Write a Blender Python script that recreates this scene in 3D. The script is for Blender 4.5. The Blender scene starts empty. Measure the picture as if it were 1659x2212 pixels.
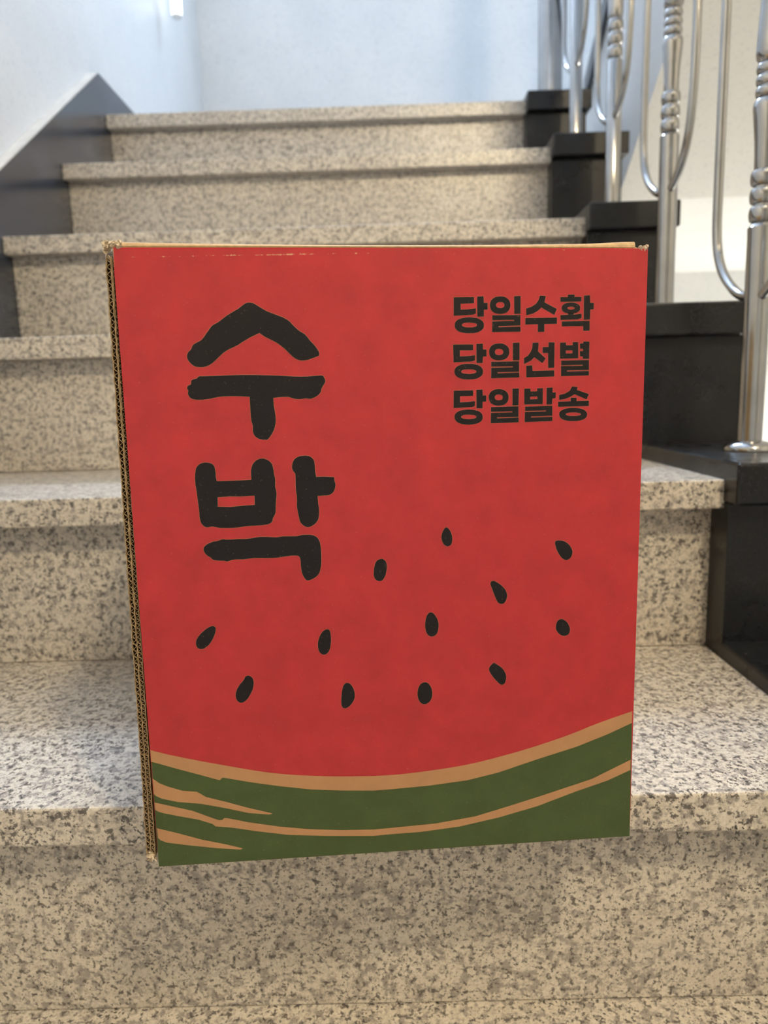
import bpy, bmesh, math, random
from mathutils import Vector, Matrix
from mathutils.geometry import tessellate_polygon

SC = bpy.context.scene
COL = SC.collection

# ------------------------------------------------------------------ camera
cam_data = bpy.data.cameras.new('camera')
cam = bpy.data.objects.new('camera', cam_data)
COL.objects.link(cam)
RIGHT = Vector((0.9995413, 0.00641377, -0.02959826))
UP = Vector((0.02816049, 0.1627788, 0.98626064))
FWD = Vector((-0.01114362, 0.98664174, -0.16252351))
CAM = Vector((0.0, -0.1676, 0.4229))
cam.matrix_world = Matrix((
    (RIGHT.x, UP.x, -FWD.x, CAM.x), (RIGHT.y, UP.y, -FWD.y, CAM.y),
    (RIGHT.z, UP.z, -FWD.z, CAM.z), (0, 0, 0, 1)))
cam_data.sensor_fit = 'HORIZONTAL'
cam_data.sensor_width = 36.0
cam_data.lens = 1532.75 / 1659 * 36
cam_data.clip_start = 0.01
cam_data.dof.use_dof = True
cam_data.dof.focus_distance = 0.375
cam_data.dof.aperture_fstop = 11.5
SC.camera = cam

# ------------------------------------------------------------------ world, exposure
world = bpy.data.worlds.new('world')
world.use_nodes = True
world.node_tree.nodes['Background'].inputs[0].default_value = (0.55, 0.70, 1.0, 1)
world.node_tree.nodes['Background'].inputs[1].default_value = 0.6
SC.world = world
SC.view_settings.view_transform = 'Standard'
SC.view_settings.look = 'None'
SC.view_settings.gamma = 1.0
SC.view_settings.use_curve_mapping = False
SC.view_settings.exposure = 0.0
SC.cycles.use_denoising = True
SC.cycles.max_bounces = 10
SC.cycles.diffuse_bounces = 7
SC.cycles.sample_clamp_indirect = 6.0

WINDOW_LIGHT = ((0.63, 0.79, 1.03, 1), 48.0)     # frosted landing window, daylight behind it
STREAK_GLOW = ((0.95, 0.98, 1.0, 1), 2.2)         # bright streak of unknown source, built as a glowing tube
LAMP_LIGHT = ((1.0, 0.82, 0.54, 1), 430.0)       # warm ceiling lamp of the hall
ADDED_LAMP_LIGHT = ((1.0, 0.95, 0.84, 1), 135.0) # unseen lamp added to warm the landing underside
BIG=[[[[(62.1,296.5),(63,296.9),(63.8,297),(64.6,297),(65.3,296.9),(66,296.8),(66.9,296.3),(68.3,295.4),(70,294.3),(71.6,293.3),(72.9,292.6),(74.2,292.1),(75.8,291.5),(77.9,290.6),(80.2,289.7),(82.1,288.6),(83.4,287.6),(84.3,286.5),(85.2,285.5),(86.1,284.6),(86.9,283.8),(87.8,283.1),(88.7,282.5),(89.6,282),(90.4,281.4),(91.1,280.6),(91.8,279.7),(92.5,278.7),(93.3,277.7),(94.3,276.7),(95.1,275.7),(95.7,274.8),(96.3,274),(96.7,273.2),(96.9,272.5),(97,271.9),(96.8,271.3),(96.6,271),(96.1,270.8),(95.4,270.6),(94.2,270.2),(92.8,269.7),(91.5,269.3),(90.3,269.1),(89.2,269),(88.2,269),(87.3,269.1),(86.4,269.4),(85.5,269.8),(84.6,270.4),(83.8,271.1),(82.9,272),(82,272.9),(81.2,273.8),(80.3,274.7),(79.4,275.5),(78.6,276.2),(77.7,276.9),(76.9,277.5),(76.1,278),(75.1,278.6),(73.7,279.3),(72.2,280.1),(70.9,280.8),(69.9,281.5),(69.1,282.1),(68.6,282.5),(68.4,282.7),(68.4,282.7),(68.4,282.7),(68.4,282.7),(68.4,282.7),(68.1,282.5),(67.3,282.2),(66.2,281.7),(65,281.2),(63.7,280.6),(62.4,279.9),(61.1,279.2),(60,278.6),(59,278),(57.7,277.2),(55.7,276.3),(53.3,275.3),(51.4,274.3),(50.1,273.4),(49.2,272.6),(48.2,271.8),(47.1,270.8),(45.9,269.8),(44.8,268.9),(43.8,268.3),(42.8,267.8),(41.7,267.4),(40.7,267.2),(39.7,267.1),(38.8,267.1),(37.9,267.2),(37,267.3),(36.1,267.7),(35.3,268.2),(34.5,268.9),(33.9,269.7),(33.4,270.4),(33,271.2),(32.9,271.9),(32.9,272.7),(33.1,273.4),(33.4,274),(33.8,274.6),(34.4,275),(35,275.6),(35.4,276.3),(35.7,277.1),(36.3,277.9),(37.5,278.6),(38.9,279.2),(40.2,279.9),(41.3,281),(42.2,282.1),(43.1,283.3),(44.1,284.5),(45,285.7),(46,286.7),(47.1,287.3),(48.2,287.8),(49.3,288.4),(50.5,289.3),(51.8,290.2),(53.3,291.2),(55.1,292.2),(57,293.3),(58.8,294.2),(60.1,295.1),(61.2,295.9)]],[[(37.9,262.7),(38.5,262.8),(39.2,262.7),(40.1,262.7),(41,262.7),(42,262.7),(43.8,262.7),(46.9,262.7),(50.8,262.8),(54.7,262.8),(58.3,262.8),(61.9,262.7),(65.5,262.6),(69.1,262.4),(72.7,262.2),(76.4,262),(80,261.7),(83.7,261.4),(87.3,261.2),(91,261.2),(94.5,261.4),(97.2,261.5),(98.4,261.3),(98.6,260.9),(98.8,260.5),(99.1,259.9),(99.3,259.2),(99.4,258.6),(99.1,257.9),(98.7,257.3),(98.3,256.7),(98,256.2),(97.7,255.8),(97.4,255.3),(97.2,254.7),(97,253.9),(96.7,253.2),(96.1,252.5),(95.4,251.9),(94.5,251.3),(93.6,250.9),(92.6,250.5),(91.7,250.3),(90.9,250.3),(90.1,250.5),(89.2,250.6),(88.4,250.5),(87.6,250.4),(86.7,250.3),(85.7,250.3),(84.6,250.4),(83.5,250.6),(82.6,250.9),(81.7,251.3),(80.5,251.6),(78.3,251.6),(75.8,251.5),(73.9,251.3),(73.3,251.3),(73.3,251.3),(73.4,251.3),(73.4,251.3),(73.4,251.2),(73.4,250.9),(73.4,250),(73.4,248.9),(73.4,247.6),(73.6,246),(73.8,244.2),(74,242.6),(74,241.4),(74,240.4),(73.9,239.3),(73.7,238.2),(73.4,237.1),(73,236),(72.6,235.1),(72.1,234.2),(71.5,233.3),(70.9,232.5),(70.3,231.7),(69.7,231.2),(69.4,230.9),(69.3,230.8),(68.9,230.7),(68.2,230.8),(67.3,230.8),(66.4,231),(65.6,231.2),(64.9,231.5),(64.3,231.9),(63.7,232.3),(63.3,232.8),(63,233.3),(62.7,233.9),(62.5,234.6),(62.4,235.3),(62.4,236),(62.5,236.7),(62.6,237.5),(62.4,238.5),(62.1,239.5),(61.9,240.8),(61.8,242.3),(61.8,244),(61.8,245.8),(61.8,247.7),(61.8,249.7),(61.8,251.2),(61.8,251.8),(61.8,251.9),(61.7,251.9),(61.9,252),(62.1,252.1),(61.3,252.2),(59,252.4),(55.8,252.6),(52.9,252.7),(50.9,252.7),(49.2,252.7),(47.5,252.6),(45.8,252.4),(44.2,252.1),(42.6,251.8),(40.7,251.6),(38.8,251.4),(37.1,251.4),(35.7,251.5),(34.4,251.8),(33.4,252.2),(32.7,252.8),(32.3,253.6),(32,254.3),(32,254.9),(32.2,255.4),(32.3,255.9),(32.2,256.3),(31.9,256.6),(31.8,257),(31.8,257.4),(32,257.9),(32.2,258.3),(32.7,258.5),(33.3,258.7),(33.8,259),(33.9,259.5),(33.9,260.1),(34,260.7),(34.4,261),(34.9,261.3),(35.4,261.4),(35.9,261.5),(36.3,261.6),(36.8,261.7),(37.1,262),(37.5,262.4)]]],[[[(32.9,216.3),(33.2,217.5),(33.6,218.3),(34.2,219),(34.9,219.6),(35.8,220.1),(36.7,220.3),(37.8,220.5),(39,220.4),(40,220.2),(40.9,219.9),(41.6,219.4),(42.1,218.8),(42.5,217.9),(42.6,216.9),(42.7,215.9),(42.8,215),(42.7,214),(42.7,213.1),(42.8,212.4),(42.9,211.7),(43,211.3),(43.1,211),(43.1,211),(43.2,211),(43,210.9),(42.9,211),(43.5,211),(45.2,210.9),(47.7,210.9),(50.4,210.9),(53.7,210.9),(57.2,210.9),(59.8,211),(60.6,211),(60.4,211),(60.2,211.1),(60.2,211),(60.2,211),(60.2,211.5),(60.2,212.7),(60.2,214.3),(60.3,215.8),(60.6,217),(61,218),(61.4,218.9),(62,219.6),(62.7,220.3),(63.5,220.8),(64.3,221.2),(65.2,221.4),(66,221.5),(67,221.4),(67.9,221.1),(68.8,220.7),(69.6,220.1),(70.3,219.4),(70.9,218.5),(71.2,217.5),(71.4,216.4),(71.5,215.4),(71.6,214.6),(71.6,213.9),(71.7,213.2),(71.8,212.5),(72,211.8),(72.1,210.9),(72.1,209.7),(72,208.3),(71.9,206.9),(72.1,205.8),(72.3,204.8),(72.4,203.5),(72.2,201.7),(71.9,199.7),(71.7,197.8),(71.6,196.3),(71.5,195),(71.4,193.8),(70.9,192.7),(70.4,191.8),(69.9,191),(69.7,190.2),(69.6,189.6),(69.2,189),(68.7,188.6),(67.9,188.2),(66.9,187.9),(65.7,187.8),(64.2,187.6),(62.4,187.6),(60.3,187.5),(57.9,187.5),(55.7,187.4),(53.9,187.2),(52.4,187),(50.6,186.9),(48.2,186.9),(45.6,187),(43.3,187.1),(41.8,187.4),(40.6,187.7),(39.5,188),(38.3,187.9),(37.3,187.7),(36.4,187.7),(35.6,188),(35,188.5),(34.5,189),(34.1,189.6),(33.7,190.4),(33.5,191.4),(33.3,192.9),(33.3,194.7),(33.3,196.5),(33.2,198.2),(33.1,199.9),(33,201.6),(32.9,203.4),(32.8,205.1),(32.7,206.8),(32.6,208.1),(32.4,209.3),(32.4,210.7),(32.4,212.6),(32.6,214.6)],[(42.9,202.8),(48.8,203),(55.5,202.7),(61.3,202.9),(61.2,198.2),(55.2,198),(48.5,197.6),(42.7,198)]],[[(80.9,217.6),(81.1,218.5),(81.5,219.5),(82.1,220.4),(82.9,221.1),(83.9,221.6),(85,222),(86.3,222.1),(87.7,222.2),(88.9,222),(89.9,221.7),(90.7,221.2),(91.3,220.6),(91.8,219.9),(92.1,219.1),(92.2,218),(92.3,216.8),(92.3,215.4),(92.3,214.1),(92.4,213),(92.6,212),(92.7,211.4),(92.7,211.1),(92.8,211.1),(92.8,211.1),(92.8,211.1),(92.8,211.1),(93.2,211.2),(94.1,211.2),(95.4,211.2),(96.8,211.2),(98.4,211.1),(100,210.9),(101.2,210.8),(101.7,210.8),(101.7,210.8),(101.7,210.6),(101.8,210),(101.8,209.3),(101.9,208.6),(102.1,208),(102.3,207.4),(102.3,206.6),(102.1,205.6),(101.8,204.5),(101.3,203.5),(100.7,202.8),(99.9,202.2),(99,201.8),(97.8,201.6),(96.4,201.6),(95.3,201.6),(94.5,201.5),(93.9,201.5),(93.5,201.5),(93.2,201.5),(93.1,201.5),(93,201.4),(93,201.4),(93,201.3),(93,201),(93,200.1),(93.1,198.8),(93.1,197.5),(93.3,196.2),(93.4,194.8),(93.4,193.5),(93.3,192.1),(93.1,190.7),(92.8,189.4),(92.2,188.5),(91.5,187.6),(90.7,186.9),(89.7,186.3),(88.7,185.8),(87.8,185.6),(86.9,185.6),(86.2,185.9),(85.5,186.3),(84.8,186.8),(84.2,187.5),(83.6,188.4),(83.3,189.3),(83.1,190.4),(82.9,191.6),(82.7,193),(82.5,194.6),(82.3,196.2),(82.3,197.8),(82.5,199.3),(82.5,200.8),(82.5,202.2),(82.3,203.6),(82.2,205.4),(82.2,207.9),(82.3,210.7),(82.3,212.8),(82.3,213.4),(82.2,213.4),(82.1,213.5),(81.8,214),(81.3,214.6),(81,215.4),(80.8,216.1),(80.8,216.8)]],[[(34,176.1),(34.1,176.9),(34.5,177.7),(35.2,178.3),(36.1,179),(37.3,179.5),(38.4,179.9),(39.3,180.2),(40.3,180.3),(41.2,180.4),(42.2,180.7),(43.1,181),(44.1,181.2),(44.7,181.2),(45.3,181),(46.3,180.9),(47.9,180.9),(49.9,180.9),(51.9,181),(53.6,180.9),(55.2,180.8),(56.9,180.9),(58.9,181.1),(60.9,181.4),(63.2,181.6),(65.9,181.5),(68.7,181.2),(71.1,181),(72.4,181.1),(73.3,181.3),(74.5,181.4),(76.7,181.3),(79.2,181.2),(81.3,181.1),(82.5,181.3),(83.3,181.5),(84.2,181.7),(85.4,181.7),(86.9,181.7),(88.1,181.6),(89.2,181.4),(90.1,181.1),(90.9,180.7),(91.7,180.1),(92.3,179.3),(92.8,178.4),(93.1,177.3),(93.3,176.2),(93.4,174.8),(93.5,173.4),(93.5,171.8),(93.5,170.1),(93.4,168.3),(93.3,166.5),(93.1,164.8),(92.8,163.5),(92.5,162.3),(92.1,161.3),(91.5,160.5),(90.8,159.7),(90,159.1),(88.8,158.4),(87.5,157.9),(86.4,157.6),(85.7,157.6),(85.2,157.9),(84.8,158.4),(84.2,159.3),(83.6,160.5),(83.2,161.8),(83,162.9),(82.9,164.1),(82.8,165.3),(82.8,166.8),(82.8,168.3),(82.6,169.5),(82.3,170.2),(81.9,170.7),(81.1,171),(79.8,171.1),(78.2,171.1),(76.2,170.9),(74,170.7),(71.5,170.4),(68.8,170.3),(65.6,170.4),(62.2,170.6),(59.2,170.7),(56.9,170.6),(55.1,170.4),(53.5,170.3),(51.9,170.4),(50.4,170.5),(49,170.4),(47.7,170.2),(46.5,169.8),(45.5,169.5),(45,169.6),(44.6,169.8),(43.9,170),(42.3,170.1),(40.4,170.3),(38.9,170.6),(38.1,171.1),(37.7,171.6),(37.3,172.1),(36.6,172.5),(36,172.9),(35.4,173.4),(34.8,174.2),(34.3,175.2)]]]]
SMALL=[[[[(164.1,297.5),(174.2,297.4),(174.2,294.5),(167.5,294.4),(167.5,291.5),(171.2,291.6),(175.1,292),(175.1,289.5),(173.6,289),(164,288.7)]],[[(175.8,297.6),(179,297.7),(179.1,294.5),(181,294.5),(181,291.3),(179.1,291.3),(179.1,288),(175.8,288)]],[[(179.1,283.8),(179,282.8),(178.5,281.9),(177.7,281.3),(176.6,280.7),(175.2,280.3),(173.6,280.1),(171.7,280.1),(169.8,280.2),(168.2,280.5),(166.9,280.9),(165.8,281.5),(165,282.3),(164.5,283.1),(164.4,284.1),(164.5,285.1),(165,285.9),(165.8,286.6),(166.9,287.1),(168.3,287.5),(169.8,287.7),(171.8,287.8),(173.7,287.6),(175.3,287.4),(176.6,286.9),(177.7,286.3),(178.5,285.6),(179,284.8)],[(175.6,284),(175.5,283.7),(175.3,283.4),(174.8,283.2),(174.3,283.1),(173.6,282.9),(172.8,282.9),(171.8,282.9),(170.8,282.9),(170,283),(169.3,283.2),(168.7,283.4),(168.3,283.6),(168.1,283.8),(168,284.2),(168.1,284.5),(168.3,284.7),(168.7,284.9),(169.3,285.1),(170,285.2),(170.8,285.3),(171.8,285.3),(172.8,285.2),(173.6,285.1),(174.3,285),(174.9,284.8),(175.3,284.6),(175.5,284.3)]]],[[[(192.5,293.2),(192.3,292),(192,291.2),(191.4,290.4),(190.7,289.8),(189.7,289.4),(188.6,289.1),(187.3,289),(185.9,289.2),(184.8,289.5),(183.9,289.9),(183.1,290.6),(182.6,291.4),(182.3,292.3),(182.1,293.4),(182.3,294.5),(182.6,295.4),(183.2,296.1),(183.9,296.7),(184.9,297.2),(186,297.4),(187.3,297.5),(188.7,297.4),(189.8,297.1),(190.7,296.6),(191.4,296),(192,295.2),(192.3,294.3)],[(189.4,293.3),(189.4,292.9),(189.2,292.6),(189,292.3),(188.7,292.1),(188.3,291.9),(187.9,291.8),(187.3,291.8),(186.8,291.9),(186.4,292),(186,292.1),(185.7,292.4),(185.5,292.6),(185.3,293),(185.3,293.4),(185.3,293.8),(185.5,294.1),(185.7,294.3),(186,294.5),(186.4,294.7),(186.8,294.8),(187.3,294.8),(187.9,294.8),(188.3,294.7),(188.7,294.5),(189,294.3),(189.2,294),(189.4,293.7)]],[[(194.3,297.4),(197.6,297.5),(197.6,289),(194.4,288.9)]],[[(183.3,288.5),(197.5,288.3),(197.5,283.3),(186.5,283.2),(186.5,282.6),(197.6,282.7),(197.6,280.3),(183.2,280.4),(183.3,285.5),(194.3,285.5),(194.3,286.1),(183.3,286.1)]]],[[[(207.4,297.5),(210.3,297.2),(209.9,295.1),(209.6,294.2),(216,290.8),(214.7,288),(208.1,291.7),(206.4,290.2),(204,288.9),(200.5,288.1),(200.4,291.3),(203.2,292.2),(205.4,293.6),(206.6,295.2)]],[[(200,286.8),(216.1,286.7),(216.1,283.7),(209.7,283.7),(209.7,279.9),(206.4,279.9),(206.4,283.7),(200,283.7)]]],[[[(221.5,297.6),(224.9,297.6),(224.9,296.5),(228.4,296.4),(228.4,294.2),(217.8,294.3),(217.7,296.5),(221.5,296.4)]],[[(227.9,291),(227.8,290.3),(227.5,289.7),(227,289.3),(226.3,288.9),(225.5,288.6),(224.4,288.5),(223.2,288.4),(221.9,288.5),(220.9,288.7),(220.1,289),(219.4,289.4),(218.9,289.9),(218.5,290.5),(218.4,291.2),(218.5,291.9),(218.8,292.5),(219.3,292.9),(220,293.3),(220.9,293.6),(221.9,293.7),(223.1,293.8),(224.4,293.7),(225.4,293.5),(226.2,293.2),(226.9,292.8),(227.5,292.3),(227.8,291.7)],[(225,291.1),(225,290.9),(224.8,290.7),(224.6,290.6),(224.4,290.5),(224,290.5),(223.7,290.4),(223.2,290.4),(222.7,290.4),(222.3,290.5),(222,290.6),(221.7,290.7),(221.5,290.8),(221.4,291),(221.3,291.1),(221.4,291.3),(221.5,291.5),(221.7,291.6),(221.9,291.7),(222.3,291.7),(222.7,291.8),(223.2,291.8),(223.6,291.8),(224,291.7),(224.4,291.6),(224.6,291.5),(224.8,291.4),(225,291.2)]],[[(221.7,288.9),(224.7,288.9),(224.5,287.9),(228.6,288.3),(228.7,286.2),(226.5,285.6),(217.9,285.5),(217.8,287.8),(221.7,287.9)]],[[(229.7,297),(232.8,297.1),(233,293.4),(234.8,293.4),(234.8,290.3),(233.1,290.2),(233,285.4),(229.8,285.3)]],[[(218.6,284.7),(232.8,284.7),(232.9,279.9),(229.6,279.9),(229.6,282.3),(218.6,282.4)]]],[[[(163.5,274.8),(173.6,274.6),(173.5,271.8),(166.8,271.9),(166.8,268.9),(171,269),(174.5,269.3),(174.4,266.8),(172.9,266.3),(163.6,266.1)]],[[(175.2,274.8),(178.5,274.9),(178.5,272),(180.3,272),(180.3,268.6),(178.5,268.6),(178.3,265.4),(175.2,265.5)]],[[(178.5,261.2),(178.4,260.2),(177.9,259.3),(177.1,258.7),(176,258.1),(174.7,257.7),(173.1,257.5),(171.2,257.5),(169.3,257.6),(167.7,257.9),(166.4,258.4),(165.3,259),(164.5,259.7),(164.1,260.5),(163.9,261.6),(164.1,262.6),(164.6,263.4),(165.4,264.1),(166.5,264.6),(167.8,265),(169.3,265.2),(171.3,265.2),(173.2,265.1),(174.7,264.8),(176.1,264.4),(177.1,263.8),(177.9,263),(178.4,262.2)],[(175.1,261.3),(175,261),(174.7,260.7),(174.3,260.5),(173.7,260.4),(173,260.3),(172.2,260.2),(171.2,260.2),(170.2,260.3),(169.4,260.4),(168.7,260.5),(168.1,260.7),(167.7,260.9),(167.5,261.2),(167.4,261.5),(167.5,261.8),(167.7,262),(168.1,262.2),(168.7,262.4),(169.4,262.5),(170.2,262.5),(171.2,262.5),(172.2,262.5),(173.1,262.4),(173.8,262.2),(174.3,262.1),(174.7,261.8),(175,261.6)]]],[[[(191.9,270.5),(191.8,269.4),(191.4,268.6),(190.9,267.8),(190.1,267.2),(189.2,266.8),(188.1,266.6),(186.7,266.5),(185.4,266.6),(184.3,266.9),(183.3,267.4),(182.6,268),(182,268.8),(181.7,269.7),(181.6,270.8),(181.7,271.9),(182.1,272.7),(182.6,273.5),(183.4,274.1),(184.3,274.5),(185.4,274.7),(186.8,274.8),(188.1,274.7),(189.2,274.4),(190.1,273.9),(190.9,273.3),(191.5,272.5),(191.8,271.6)],[(188.8,270.6),(188.8,270.2),(188.6,269.8),(188.4,269.6),(188.1,269.3),(187.7,269.2),(187.3,269.1),(186.7,269.1),(186.1,269.1),(185.7,269.2),(185.3,269.4),(185,269.6),(184.8,269.9),(184.6,270.3),(184.6,270.7),(184.6,271.1),(184.8,271.4),(185,271.7),(185.3,271.9),(185.7,272),(186.1,272.1),(186.7,272.1),(187.3,272.1),(187.7,272),(188.1,271.8),(188.4,271.6),(188.6,271.3),(188.8,271)]],[[(193.7,274.9),(197.1,274.9),(197.1,266.3),(193.7,266.3)]],[[(182.7,265.9),(196.9,265.8),(196.9,260.6),(185.9,260.7),(185.9,260.1),(197,260.2),(197,257.8),(182.6,257.8),(182.7,262.9),(193.6,262.9),(193.6,263.4),(182.7,263.5)]]],[[[(203.7,274.7),(206.8,274.7),(206.7,272.2),(206.5,270.4),(210.5,266.8),(208.8,264.5),(204.6,267.6),(203.1,266),(199.4,264.3),(199.4,267.3),(201.4,268.4),(202.8,270.3),(203.6,272.3)]],[[(211.9,274.7),(215,274.6),(214.9,262.1),(211.8,262.1),(211.7,269.5),(208.9,269.5),(208.9,272.4),(211.9,272.4)]],[[(200.6,263.5),(203.6,263.6),(203.8,260.8),(214.9,260.8),(215,257.8),(200.6,257.7)]]],[[[(217.8,274.4),(220.8,274.4),(220.9,273),(224.3,273),(224.3,274.5),(227.1,274.4),(227.3,266.5),(217.9,266.5)],[(220.8,270.5),(224.2,270.5),(224.2,269),(220.8,269)]],[[(229.7,274.6),(232.9,274.6),(232.9,266),(229.6,266.1),(229.6,267.3),(228.1,267.4),(228,270),(229.7,269.9),(229.6,271.1),(228.1,271.1),(228,273.7),(229.7,273.7)]],[[(218.5,265.5),(232.8,265.5),(232.9,260.5),(221.6,260.6),(221.6,260),(232.9,260),(232.9,257.8),(218.5,257.8),(218.4,262.8),(229.6,262.7),(229.6,263.2),(218.5,263.2)]]],[[[(163.5,252.1),(173.4,252.1),(173.3,249.3),(166.6,249.3),(166.6,246.2),(170.8,246.3),(174.3,246.7),(174.2,244.2),(172.7,243.7),(163.3,243.5)]],[[(175,252.3),(178.2,252.3),(178.3,249.3),(180,249.4),(180,246.2),(178.2,246.2),(178.1,242.9),(175,243)]],[[(178.2,238.5),(178.1,237.5),(177.6,236.7),(176.8,236.1),(175.7,235.5),(174.4,235.2),(172.8,235),(170.9,234.9),(169,235.1),(167.4,235.4),(166.1,235.8),(165.1,236.4),(164.3,237.2),(163.8,238),(163.7,239),(163.8,240),(164.3,240.8),(165.1,241.4),(166.2,242),(167.5,242.3),(169.1,242.5),(171,242.6),(172.9,242.4),(174.4,242.1),(175.8,241.7),(176.8,241.1),(177.6,240.4),(178.1,239.5)],[(174.9,238.7),(174.8,238.4),(174.5,238.2),(174.1,238),(173.5,237.9),(172.8,237.8),(172,237.7),(171,237.7),(170,237.8),(169.1,237.9),(168.4,238),(167.9,238.2),(167.4,238.4),(167.2,238.7),(167.1,239),(167.2,239.3),(167.5,239.5),(167.9,239.7),(168.4,239.9),(169.2,240),(170,240),(171,240),(172,239.9),(172.9,239.8),(173.6,239.7),(174.1,239.5),(174.5,239.3),(174.8,239)]]],[[[(191.5,248),(191.4,246.9),(191.1,246),(190.5,245.3),(189.8,244.7),(188.9,244.3),(187.8,244.1),(186.4,244),(185.1,244.1),(184,244.4),(183.1,244.9),(182.3,245.5),(181.8,246.3),(181.4,247.2),(181.3,248.3),(181.4,249.4),(181.8,250.2),(182.3,251),(183.1,251.5),(184,252),(185.1,252.2),(186.4,252.3),(187.8,252.1),(188.9,251.8),(189.8,251.3),(190.5,250.7),(191.1,250),(191.4,249.1)],[(188.5,248.1),(188.4,247.7),(188.3,247.4),(188.1,247.1),(187.8,246.9),(187.4,246.8),(187,246.7),(186.4,246.7),(185.9,246.7),(185.5,246.8),(185.1,247),(184.8,247.2),(184.6,247.5),(184.4,247.8),(184.4,248.2),(184.4,248.6),(184.6,248.9),(184.8,249.1),(185.1,249.4),(185.5,249.5),(185.9,249.6),(186.4,249.6),(187,249.6),(187.4,249.4),(187.8,249.3),(188.1,249),(188.3,248.8),(188.4,248.5)]],[[(193.5,252.3),(196.8,252.3),(196.6,243.9),(193.5,243.9)]],[[(182.4,243.4),(196.6,243.4),(196.6,238),(185.6,238.2),(185.6,237.6),(196.7,237.7),(196.7,235.3),(182.3,235.2),(182.4,240.5),(193.4,240.4),(193.4,241),(182.4,241)]]],[[[(199.6,252.1),(202.7,252.1),(202.8,250.6),(206.2,250.6),(206.2,252.1),(209.2,252.1),(209.1,244.1),(199.6,244.2)],[(202.6,248),(206.3,248),(206.3,246.7),(202.6,246.7)]],[[(211.1,252.2),(214.2,252.3),(214.2,249.8),(215.9,249.8),(215.8,246.8),(214.1,246.8),(214,243.8),(211.1,243.8)]],[[(200,243.1),(214.1,243.1),(214.2,238.1),(203.1,238.1),(203.1,237.5),(214.2,237.5),(214.2,235.4),(199.8,235.3),(199.9,240.4),(210.8,240.3),(210.8,240.9),(200,240.9)]]],[[[(224.3,252.6),(227.2,252.1),(226.8,250.7),(233.1,248.4),(231.9,245.8),(225.6,248.6),(223.6,247.4),(220.7,246.4),(217.7,245.9),(217.6,248.4),(220.6,249),(223.1,250.4)]],[[(223.6,246.9),(226.7,246.8),(226.7,245.1),(233.1,245.1),(233.2,242.4),(217.1,242.5),(217.1,245),(223.6,245.1)]],[[(232.4,238.1),(232.2,237.2),(231.7,236.5),(231,235.9),(229.9,235.5),(228.6,235.2),(227,235),(225.1,235),(223.1,235.1),(221.6,235.4),(220.2,235.8),(219.1,236.3),(218.3,237),(217.9,237.7),(217.7,238.6),(217.8,239.5),(218.3,240.2),(219.1,240.7),(220.2,241.2),(221.5,241.5),(223,241.7),(225,241.7),(226.9,241.6),(228.5,241.3),(229.8,240.9),(230.9,240.4),(231.7,239.7),(232.2,239)],[(229.1,238.4),(229,238.1),(228.7,237.9),(228.3,237.8),(227.7,237.7),(227,237.6),(226.2,237.6),(225.1,237.6),(224.1,237.6),(223.2,237.7),(222.5,237.8),(221.9,238),(221.5,238.2),(221.2,238.4),(221.1,238.6),(221.2,238.9),(221.5,239),(221.9,239.2),(222.5,239.3),(223.2,239.4),(224.1,239.4),(225.1,239.4),(226.1,239.4),(227,239.3),(227.7,239.1),(228.3,239),(228.7,238.8),(229,238.6)]]]]
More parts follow.
